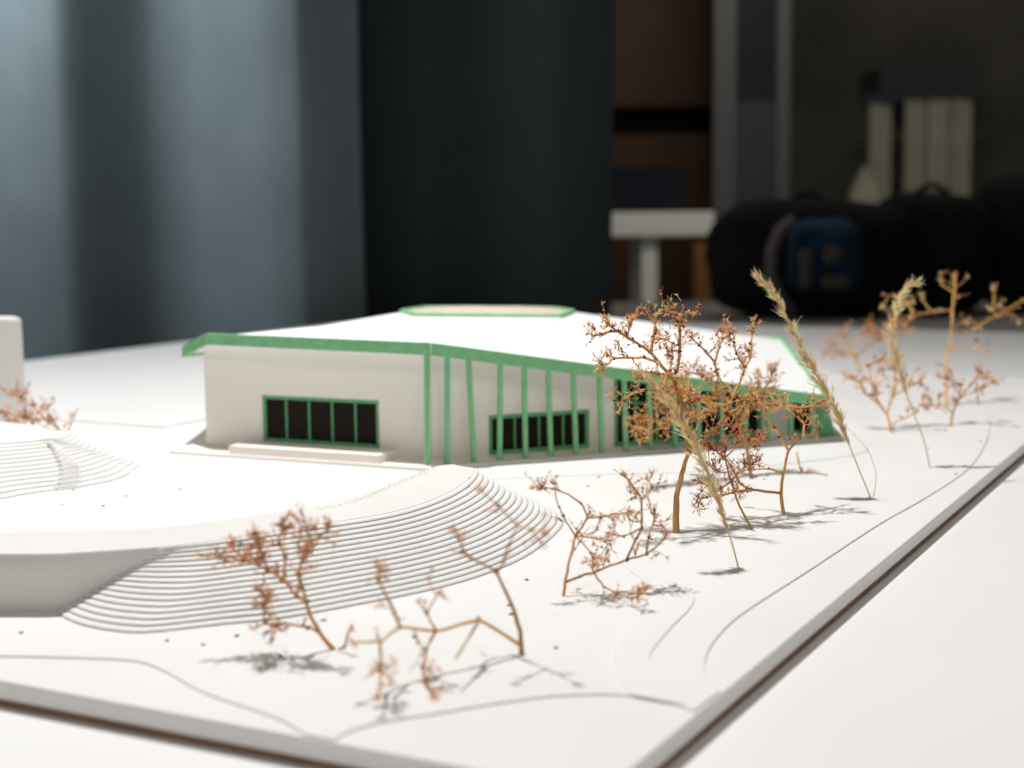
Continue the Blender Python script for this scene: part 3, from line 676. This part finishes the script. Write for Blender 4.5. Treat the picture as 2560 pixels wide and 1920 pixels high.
def darkbud(mb, p, d, sz, rnd):
    c = jitc(rnd.choice((DARK, DARK, RED)), .4, rnd); bud(mb, p, d, sz, c, 1.1)
    for _ in range(3):
        q = (d + rdir(rnd) * .9).normalized(); spike(mb, p, q, sz * 2.0, sz * .35, jitc(c, .3, rnd))
def twig(tw, fl, p, d, L, lvl, rnd, pal, sz, rad, dk):
    pts = [p]; cur = p; dd = d.copy(); n = rnd.randint(2, 3)
    for i in range(n):
        dd = (dd + rdir(rnd) * .42 + Vector((0, 0, .10))).normalized(); cur = cur + dd * (L / n); cur.z = max(cur.z, .0012); pts.append(cur.copy())
        if i < n - 1:
            if rnd.random() < dk: darkbud(fl, cur, rdir(rnd), sz * .18, rnd)
            if lvl > 0:
                for _ in range(rnd.randint(1, 2)):
                    e = (dd * .45 + rdir(rnd) * .95).normalized(); twig(tw, fl, cur.copy(), e, L * rnd.uniform(.45, .7), lvl - 1, rnd, pal, sz, rad * .75, dk)
            elif rnd.random() < .6: star(fl, cur + rdir(rnd) * sz * .1, (dd + rdir(rnd) * .7).normalized(), sz * rnd.uniform(.55, .9), rnd, pal)
    tw.tube(pts, rad, rad * .6, 4, jitc(rnd.choice((TAN, TAN, BROWN, PEACH)), .2, rnd))
    star(fl, cur, dd, sz * rnd.uniform(.7, 1.1), rnd, pal)
def plant(label, branches, base_d, seed, pal, r0=1.2, density=1.0, sz=.0045, tl=.011, lvl=1, dk=.32, name='dried_plant', group='dried plant sprigs used as model trees', start=.25, spread=.022, lean=.035, wide=1.0):
    """branches: (pixel points, [depth offset at end], radius factor, twig factor); the first one starts on the ground"""
    rnd = random.Random(seed); st_mb, tw, fl = MB(), MB(), MB()
    b0 = branches[0][0][0]; g = P(*b0)
    t = thing(name, label, 'dried plant', (g.x, g.y, 0), group)
    memo = {b0: 0.0}
    for bi, br in enumerate(branches):
        px = br[0]; de = br[1] if br[1] is not None else rnd.uniform(-spread, spread); rf = br[2]; tf = br[3] if len(br) > 3 else 1.0
        plen = sum(math.dist(a, b) for a, b in zip(px, px[1:])) * base_d / F_PX
        if bi: de += rnd.uniform(-.65, .65) * plen * wide
        d0 = memo.get(px[0], 0.0); pts = []; n = len(px)
        for i, q in enumerate(px):
            off = d0 + (de) * i / (n - 1); memo[q] = off; v = D(q[0], q[1], base_d + off)
            v = D(q[0], q[1], base_d + off + lean * max(0, v.z) / .1)
            if v.z < .0015 and not (bi == 0 and i == 0): v = P(q[0], q[1], .0015)
            pts.append(v)
        pts[0] = pts[0] if bi else Vector((g.x, g.y, -.0025))
        if n > 2:
            sm = smooth_line(pts, 4); ln_ = [pts[i].lerp(pts[i + 1], j / 4) for i in range(n - 1) for j in range(4)] + [pts[-1]]
            sm = [a.lerp(b, .62) for a, b in zip(sm, ln_)]
        else: sm = pts
        fine = []
        for p in sm: fine.append(p + rdir(rnd) * .00025 * (0 if p is sm[0] else 1))
        c = jitc(rnd.choice((TAN, TAN, BROWN, OCHRE)), .15, rnd)
        st_mb.tube(fine, r0 * rf * .00085, r0 * rf * .00048, 7, c, jit=.10)
        for p in (pts[1:-1] if bi else pts[-1:]):
            if rnd.random() < .8:
                for _ in range(rnd.randint(1, 3)): bud(fl, p + rdir(rnd) * r0 * rf * .0006, rdir(rnd), r0 * .0011 * rnd.uniform(.7, 1.15), jitc(rnd.choice((OCHRE, OCHRE, RED, DARK)), .25, rnd), 1.25)
                for _ in range(2): spike(fl, p, rdir(rnd), sz * rnd.uniform(.3, .7), sz * .06, jitc(OCHRE, .2, rnd))
        L = sum((a - b).length for a, b in zip(pts, pts[1:]))
        k = int(L / .0036 * density * tf)
        rs = resample(pts, max(8, k * 3))
        lo = start if bi == 0 else .12
        for _ in range(k):
            u = lo + (1 - lo) * (rnd.random() ** .75); i = min(len(rs) - 2, int(u * (len(rs) - 1))); p = rs[i]; bd = (rs[i + 1] - rs[i]).normalized()
            e = (bd * .55 + rdir(rnd) * .85 + Vector((0, 0, .25))).normalized()
            twig(tw, fl, p.copy(), e, tl * rnd.uniform(.5, 1.25), lvl if rnd.random() < .6 else 0, rnd, pal, sz, .00030, dk)
        if bi and tf > 0:
            for _ in range(3): star(fl, pts[-1] + rdir(rnd) * .0012, (pts[-1] - pts[-2]).normalized(), sz * 1.1, rnd, pal)
    st_mb.build('stem', M['stem'], t, smooth=True)
    if tw.v: tag(tw.build('twigs', M['stem'], t), kind='stuff')
    if fl.v: tag(fl.build('flower_heads', M['flower'], t), kind='stuff')
    return t
WARM = [PEACH, PEACH, STRAW, OCHRE, STRAW, PINK, (.86, .50, .24, 1)]; PINKS = [PINK, PINK, PEACH, RED]; STRAWS = [STRAW, STRAW, PEACH, OCHRE]; ORANGE = [PEACH, OCHRE, PEACH, PEACH, (.80, .34, .14, 1)]
dep = lambda x, y: P(x, y).y
# big sprig with the thick trunk
plant('tallest dried sprig with a thick trunk, in front of the columns', [
    (((1690, 1333), (1691, 1243), (1705, 1185), (1721, 1130)), .004, 2.2, 0),
    (((1721, 1130), (1712, 1060), (1700, 1008), (1686, 957), (1673, 935)), .004, 1.5, .25),
    (((1673, 935), (1648, 908), (1626, 881), (1601, 863), (1568, 843), (1547, 830), (1525, 829), (1480, 841)), -.012, 1.1, 1),
    (((1626, 881), (1634, 841), (1641, 789)), .004, 1.0, .5),
    (((1641, 789), (1660, 772), (1680, 785), (1700, 800)), .004, .7, 1.2),
    (((1673, 935), (1693, 930), (1699, 876), (1700, 825), (1697, 800), (1712, 778), (1730, 785)), .006, 1.1, .8),
    (((1673, 935), (1675, 928), (1681, 895), (1680, 859), (1662, 847), (1633, 847)), .015, .8, 1),
    (((1648, 908), (1610, 894), (1536, 895), (1520, 910), (1500, 922)), -.018, .9, .9),
    (((1673, 935), (1644, 935), (1619, 946), (1590, 935)), -.012, .9, 1),
    (((1700, 1008), (1655, 985), (1614, 975), (1587, 980), (1561, 1000), (1545, 1029)), -.014, 1.0, .6),
    (((1547, 830), (1520, 812), (1510, 800)), .004, .6, .9),
    (((1568, 843), (1575, 812), (1585, 790)), .006, .6, .8),
    (((1721, 1130), (1760, 1098), (1795, 1065), (1817, 1035), (1820, 1013)), .008, 1.5, .2),
    (((1820, 1013), (1820, 988), (1794, 937), (1787, 906)), .002, 1.1, .3),
    (((1787, 906), (1764, 879), (1749, 863), (1728, 845)), -.008, .8, 1),
    (((1787, 906), (1798, 867), (1805, 847), (1809, 827)), .006, .8, 1),
    (((1820, 1013), (1832, 990), (1850, 953), (1861, 919), (1876, 896), (1877, 858), (1885, 800)), .012, 1.0, .55),
    (((1861, 919), (1841, 883), (1834, 856), (1820, 836)), -.004, .7, 1),
    (((1820, 1013), (1770, 1010), (1740, 1000), (1715, 985)), .02, .9, 1.2),
    (((1817, 1035), (1850, 1020), (1900, 1012), (1940, 1010)), .02, .9, 1.2),
    ], dep(1690, 1333), 11, WARM, r0=1.2, density=1.3, sz=.0046, tl=.010)
# dense tan sprig behind it
plant('bushy tan sprig right behind the tallest one, hiding the glazed bay', [
    (((1879, 1197), (1868, 1127), (1847, 1063), (1838, 1040)), .004, 1.5, .2),
    (((1838, 1040), (1790, 1010), (1730, 990), (1670, 985), (1640, 1000)), .0, 1.1, 1.2),
    (((1838, 1040), (1800, 970), (1760, 940), (1720, 930)), .01, 1, 1.1),
    (((1847, 1063), (1880, 1020), (1900, 985), (1895, 930)), .01, 1.1, .9),
    (((1895, 985), (1920, 960), (1935, 925)), .005, .7, 1.0),
    (((1790, 1010), (1740, 1040), (1680, 1060), (1610, 1050), (1580, 1080)), -.01, .9, 1.0),
    (((1838, 1040), (1870, 1005), (1930, 1000)), -.01, .9, 1.0),
    (((1730, 990), (1700, 960), (1665, 955)), .01, .8, 1.1),
    (((1680, 1060), (1640, 1075), (1620, 1095)), -.005, .8, 1.0),
    ], dep(1879, 1197), 23, [PEACH, STRAW, OCHRE, PEACH], r0=1.3, density=1.5, sz=.0055, tl=.013)
plant('slender forked sprig standing right of the tallest sprig', [
    (((1961, 1289), (1952, 1233), (1959, 1181), (1971, 1127)), .003, 1.5, 0),
    (((1971, 1127), (1999, 1096), (2017, 1087), (2042, 1087)), .006, 1.0, .5),
    (((2008, 1092), (2010, 1060), (1991, 1040), (1959, 1016)), .006, .9, .8),
    (((2010, 1060), (2030, 1030), (2045, 1008)), .004, .7, 1.2),
    (((1971, 1127), (1950, 1090), (1935, 1067), (1910, 1038)), .004, 1.1, .25),
    (((1952, 1233), (1877, 1224), (1832, 1231), (1800, 1240)), -.008, 1.1, .35),
    (((1877, 1224), (1854, 1211), (1840, 1188), (1814, 1145)), -.006, .9, .7),
    (((1957, 1182), (1923, 1172), (1872, 1174), (1841, 1184)), .008, .8, .35),
    (((1910, 1038), (1960, 1012), (2010, 1020), (2055, 1005)), .0, .8, 1.3),
    ], dep(1961, 1289), 31, [PEACH, PEACH, PINK, STRAW], r0=1.05, density=.9, sz=.0042, tl=.009)
plant('dense pink sprig between the tallest sprig and the slender forked one', [
    (((1884, 1325), (1847, 1262), (1827, 1204), (1812, 1145), (1814, 1100)), .004, 1.0, .5),
    (((1812, 1145), (1780, 1120), (1765, 1110)), -.004, .7, 2.2),
    (((1812, 1145), (1850, 1110), (1890, 1105), (1905, 1090)), .006, .7, 2.0),
    (((1827, 1204), (1790, 1230), (1760, 1245), (1735, 1262)), -.010, .8, 1.3),
    (((1827, 1204), (1860, 1170), (1895, 1150)), .006, .7, 2.0),
    (((1814, 1100), (1830, 1080), (1838, 1062)), .002, .6, 2.0),
    (((1820, 1180), (1790, 1180), (1770, 1160)), -.006, .6, 1.8),
    (((1790, 1230), (1770, 1215), (1748, 1205)), -.006, .6, 1.4),
    ], dep(1884, 1325), 41, PINKS, r0=.9, density=1.5, sz=.0038, tl=.009, dk=.45)
plant('loose angular sprig beside the right end of the large mound', [
    (((1406, 1492), (1413, 1457), (1424, 1400), (1439, 1340)), .004, 1.2, .15),
    (((1413, 1457), (1452, 1440), (1484, 1431), (1567, 1399), (1617, 1386), (1667, 1342)), -.02, 1.0, .3),
    (((1567, 1399), (1591, 1347), (1604, 1320), (1604, 1247), (1578, 1210), (1560, 1186)), .0, .9, .8),
    (((1617, 1386), (1621, 1342), (1638, 1290)), .01, .8, .9),
    (((1439, 1340), (1408, 1290), (1389, 1242), (1387, 1225)), .01, .6, .25),
    (((1439, 1340), (1469, 1295), (1452, 1258), (1421, 1236), (1380, 1221), (1335, 1216)), .0, .8, .45),
    (((1469, 1295), (1500, 1292), (1571, 1281)), .008, .8, .6),
    (((1484, 1431), (1510, 1466), (1578, 1498), (1615, 1475)), -.035, .8, .4),
    (((1439, 1340), (1478, 1383), (1482, 1431)), -.01, .7, .6),
    (((1439, 1340), (1490, 1345), (1520, 1360), (1500, 1390)), -.01, .6, .9),
    (((1604, 1320), (1560, 1340), (1520, 1335)), -.01, .6, .9),
    (((1604, 1247), (1630, 1220), (1620, 1200)), .006, .6, 1.2),
    ], dep(1406, 1492), 53, ORANGE, r0=.9, density=1.3, sz=.0038, tl=.0085, lean=.03)
plant('bare zigzag sprig in the foreground with a low sideways branch', [
    (((1306, 1638), (1300, 1578), (1276, 1502), (1241, 1428)), .006, 1.5, .05),
    (((1241, 1428), (1175, 1393), (1157, 1379), (1147, 1344), (1133, 1323)), -.03, .8, .35),
    (((1241, 1428), (1258, 1407), (1272, 1362), (1293, 1313)), -.02, .8, .25),
    (((1293, 1313), (1245, 1264), (1203, 1229)), -.02, .6, .25),
    (((1293, 1313), (1330, 1325), (1363, 1330)), -.02, .6, .45),
    (((1300, 1613), (1199, 1550), (1091, 1578), (1000, 1568), (951, 1603), (891, 1606)), -.05, 1.15, .06),
    (((1199, 1550), (1140, 1648)), -.035, .9, 0),
    (((1000, 1568), (975, 1505), (951, 1460), (944, 1411)), -.02, .9, .5),
    (((1091, 1578), (1070, 1613), (1059, 1669), (1066, 1701), (1084, 1738)), -.035, .9, .7),
    (((951, 1603), (953, 1669), (947, 1739)), -.03, .9, .35),
    (((953, 1669), (975, 1705)), -.01, .7, .8),
    (((1091, 1578), (1066, 1533), (1049, 1508)), -.01, .7, .5),
    (((1066, 1533), (1098, 1480)), -.01, .6, .6),
    ], dep(1306, 1638), 61, ORANGE, r0=.95, density=.85, sz=.0042, tl=.0085, lvl=1, lean=.025, wide=.35)
plant('leaning orange sprig in the left foreground before the mound steps', [
    (((846, 1624), (799, 1582), (771, 1526), (766, 1504)), -.01, 1.4, .05),
    (((766, 1504), (757, 1471), (746, 1437), (757, 1396), (785, 1368), (774, 1343), (760, 1304)), -.015, .9, 1.0),
    (((766, 1504), (741, 1490), (707, 1449), (671, 1426), (613, 1401), (583, 1371)), -.02, .9, .95),
    (((707, 1449), (713, 1390), (696, 1357), (707, 1310)), -.01, .8, 1.0),
    (((613, 1401), (570, 1390), (520, 1392)), -.01, .6, 1.0),
    (((671, 1426), (650, 1370), (640, 1345)), -.01, .7, 1.1),
    (((785, 1368), (800, 1340), (825, 1312)), -.01, .6, .9),
    (((799, 1582), (768, 1568), (713, 1559), (663, 1559), (640, 1568)), -.02, .8, .5),
    (((663, 1559), (657, 1510), (660, 1480)), -.01, .7, 1.6),
    (((846, 1622), (860, 1618), (874, 1571)), -.01, .8, .1),
    ], dep(846, 1624), 73, ORANGE, r0=1.0, density=1.75, sz=.0040, tl=.0085, dk=.35, lean=.035)
plant('pale sprig on the far right lawn, left of the far pair', [
    (((2231, 1081), (2217, 1036), (2199, 1012), (2180, 965), (2172, 912)), .01, 1.2, .6),
    (((2217, 1036), (2231, 991), (2240, 950), (2235, 920)), .01, .9, .9),
    (((2199, 1012), (2160, 980), (2150, 955), (2120, 945)), -.01, .8, .9),
    (((2231, 991), (2270, 970), (2300, 950)), .0, .8, .9),
    (((2231, 1060), (2290, 1030), (2310, 990)), .01, .7, .8),
    (((2180, 965), (2195, 930), (2215, 905)), .01, .7, 1.0),
    ], dep(2231, 1081), 83, WARM, r0=1.4, density=.62, sz=.0066, tl=.016)
plant('far sprig with a pink side branch near the curved kerb', [
    (((2376, 1065), (2382, 1031), (2398, 996), (2432, 957), (2453, 930)), .01, 1.2, .7),
    (((2398, 996), (2440, 975), (2480, 955)), .0, .8, 1.0),
    (((2382, 1031), (2350, 1010), (2320, 1020)), .0, .7, .7),
    (((2398, 996), (2400, 960), (2365, 940)), .01, .8, .9),
    ], dep(2376, 1065), 91, PINKS, r0=1.2, density=.6, sz=.0066, tl=.015)
plant('tall far sprig whose tips reach above the table edge', [
    (((2366, 1018), (2366, 960), (2366, 898), (2379, 832), (2382, 766), (2390, 681)), .01, 1.4, .45),
    (((2379, 832), (2419, 830), (2485, 792), (2559, 750)), -.01, 1.0, .35),
    (((2485, 792), (2485, 766), (2485, 721)), .0, .8, .8),
    (((2485, 792), (2530, 785), (2545, 800)), .0, .7, .8),
    (((2382, 775), (2329, 779), (2284, 790), (2262, 812)), .0, .9, .6),
    (((2284, 790), (2268, 753), (2225, 737), (2210, 762)), .0, .8, .8),
    (((2329, 779), (2310, 755), (2308, 740)), .0, .6, .9),
    (((2382, 730), (2355, 712), (2350, 700)), .0, .7, .8),
    (((2366, 880), (2410, 865), (2440, 850), (2470, 880)), .0, .8, .6),
    (((2379, 832), (2395, 810), (2415, 805)), .0, .7, 1.0),
    ], dep(2366, 1018), 97, STRAWS, r0=1.4, density=.48, sz=.0075, tl=.014, lvl=0)
plant('blurred orange sprig farthest back, right behind the roof corner', [
    (((2150, 930), (2140, 890), (2110, 860), (2100, 835)), .0, 1.4, .7),
    (((2140, 890), (2090, 880), (2060, 880)), .0, 1, .9),
    (((2110, 860), (2160, 845), (2190, 835)), .0, 1, .9),
    (((2140, 890), (2190, 850), (2225, 815), (2240, 800)), .0, 1, .9),
    (((2190, 850), (2230, 850), (2270, 830)), .0, .9, .8),
    ], dep(2150, 930), 101, ORANGE, r0=1.6, density=.42, sz=.0095, tl=.022)
plant('pink sprig half hidden behind the smaller mound at the left', [
    (((172, 1102), (150, 1075), (115, 1050), (65, 1000), (22, 985)), .0, 1.1, .9),
    (((150, 1075), (125, 1040), (118, 1018)), .01, .7, .7),
    (((165, 1090), (178, 1060), (184, 1040)), .01, .6, .5),
    (((150, 1085), (100, 1078), (60, 1082), (0, 1085)), -.01, .9, 1.3),
    (((115, 1050), (60, 1045), (10, 1030)), -.01, .8, 1.1),
    (((100, 1078), (60, 1060), (20, 1055)), -.01, .8, 1.1),
    ], dep(172, 1102), 107, [PINK, PEACH, PEACH, RED], r0=1.2, density=1.2, sz=.0052, tl=.012)
# fallen stalk by the slender sprig
p_ = [P(x, y, .0012) for x, y in ((1992, 1165), (2004, 1178), (2035, 1182), (2068, 1187))]
p_[0].z = .012
fs_mb = MB(); fs_mb.tube(smooth_line(p_, 4), .0008, .0005, 6, TAN)
tag(fs_mb.build('fallen_stalk', M['stem'], None, smooth=True), 'short tan stalk lying on the white ground behind the slender sprig', 'stalk')

def plume(label, px, base_d, d_end, start, seed, n=520, ln=.0085, wd=.0046, extra=None):
    rnd = random.Random(seed); g = P(*px[0]); t = thing('grass_plume', label, 'grass plume', (g.x, g.y, 0), 'feathery grass plumes stuck in the board')
    k = len(px); pts = [D(q[0], q[1], base_d + d_end * i / (k - 1)) for i, q in enumerate(px)]; pts[0] = Vector((g.x, g.y, -.0020))
    sm = resample(smooth_line(pts, 6), 90)
    s = MB(); s.tube(sm, .00052, .00028, 6, jitc((.80, .62, .36, 1), .1, rnd))
    if extra:
        ex = smooth_line([Vector((g.x, g.y, -.0020))] + [D(x, y, base_d) for x, y in extra], 6); s.tube(ex, .00025, .00015, 4, TAN)
    s.build('stem', M['stem'], t, smooth=True)
    f = MB()
    for _ in range(n // 5):
        u = start + (1 - start) * rnd.random(); i = min(88, int(u * 89)); p = sm[i]; d = (sm[i + 1] - sm[i]).normalized()
        v = (u - start) / (1 - start); env = min(1, v * 3.2 + .30) * (1 - .45 * max(0, v - .6) / .4)
        o = rdir(rnd); o = (o - d * o.dot(d)); o = o.normalized() if o.length > .05 else Vector((1, 0, 0))
        q = (d + o * rnd.uniform(.2, .95) * env).normalized(); TL_ = ln * rnd.uniform(.25, .85) * (.5 + .5 * env)
        tc = jitc(rnd.choice(((.98, .87, .64, 1), (.98, .90, .70, 1), (.96, .82, .56, 1), (.92, .74, .44, 1))), .10, rnd)
        for _ in range(rnd.randint(6, 11)):
            b0_ = p + q * TL_ * rnd.random(); q2 = (q + rdir(rnd) * rnd.uniform(.15, .55) + d * .15).normalized()
            L = ln * rnd.uniform(.22, .62) * (.6 + .4 * env); spike(f, b0_, q2, L, rnd.uniform(.00022, .00042), jitc(tc, .12, rnd))
            if rnd.random() < .35:
                m_ = b0_ + q2 * L * .7; q3 = (q2 + rdir(rnd) * .45).normalized(); spike(f, m_, q3, L * rnd.uniform(.6, 1.3), .00010, jitc((.96, .90, .75, 1), .08, rnd))
    tag(f.build('panicle', M['flower'], t), kind='stuff')
    return t
plume('leaning straw grass plume crossing the trunk of the tallest sprig', ((1848, 1418), (1826, 1345), (1800, 1270), (1770, 1190), (1735, 1110), (1700, 1050), (1655, 985), (1622, 945)), dep(1848, 1418), .02, .18, 5, n=760, ln=.0105)
plume('tall straw grass plume leaning left past the roof corner', ((2181, 1248), (2147, 1172), (2118, 1100), (2090, 1025), (2055, 965), (2010, 880), (1962, 785), (1930, 732), (1897, 694)), dep(2181, 1248), .03, .24, 6, n=1000, ln=.0120, extra=((2190, 1190), (2172, 1130), (2138, 1090), (2110, 1060)))
plume('far straw grass plume with a curved tip before the far sprigs', ((2326, 1169), (2308, 1095), (2273, 1004), (2247, 912), (2231, 845), (2241, 774), (2260, 726), (2286, 710)), dep(2326, 1169), .02, .38, 8, n=640, ln=.0125, extra=((2330, 1166), (2338, 1166), (2344, 1164)))
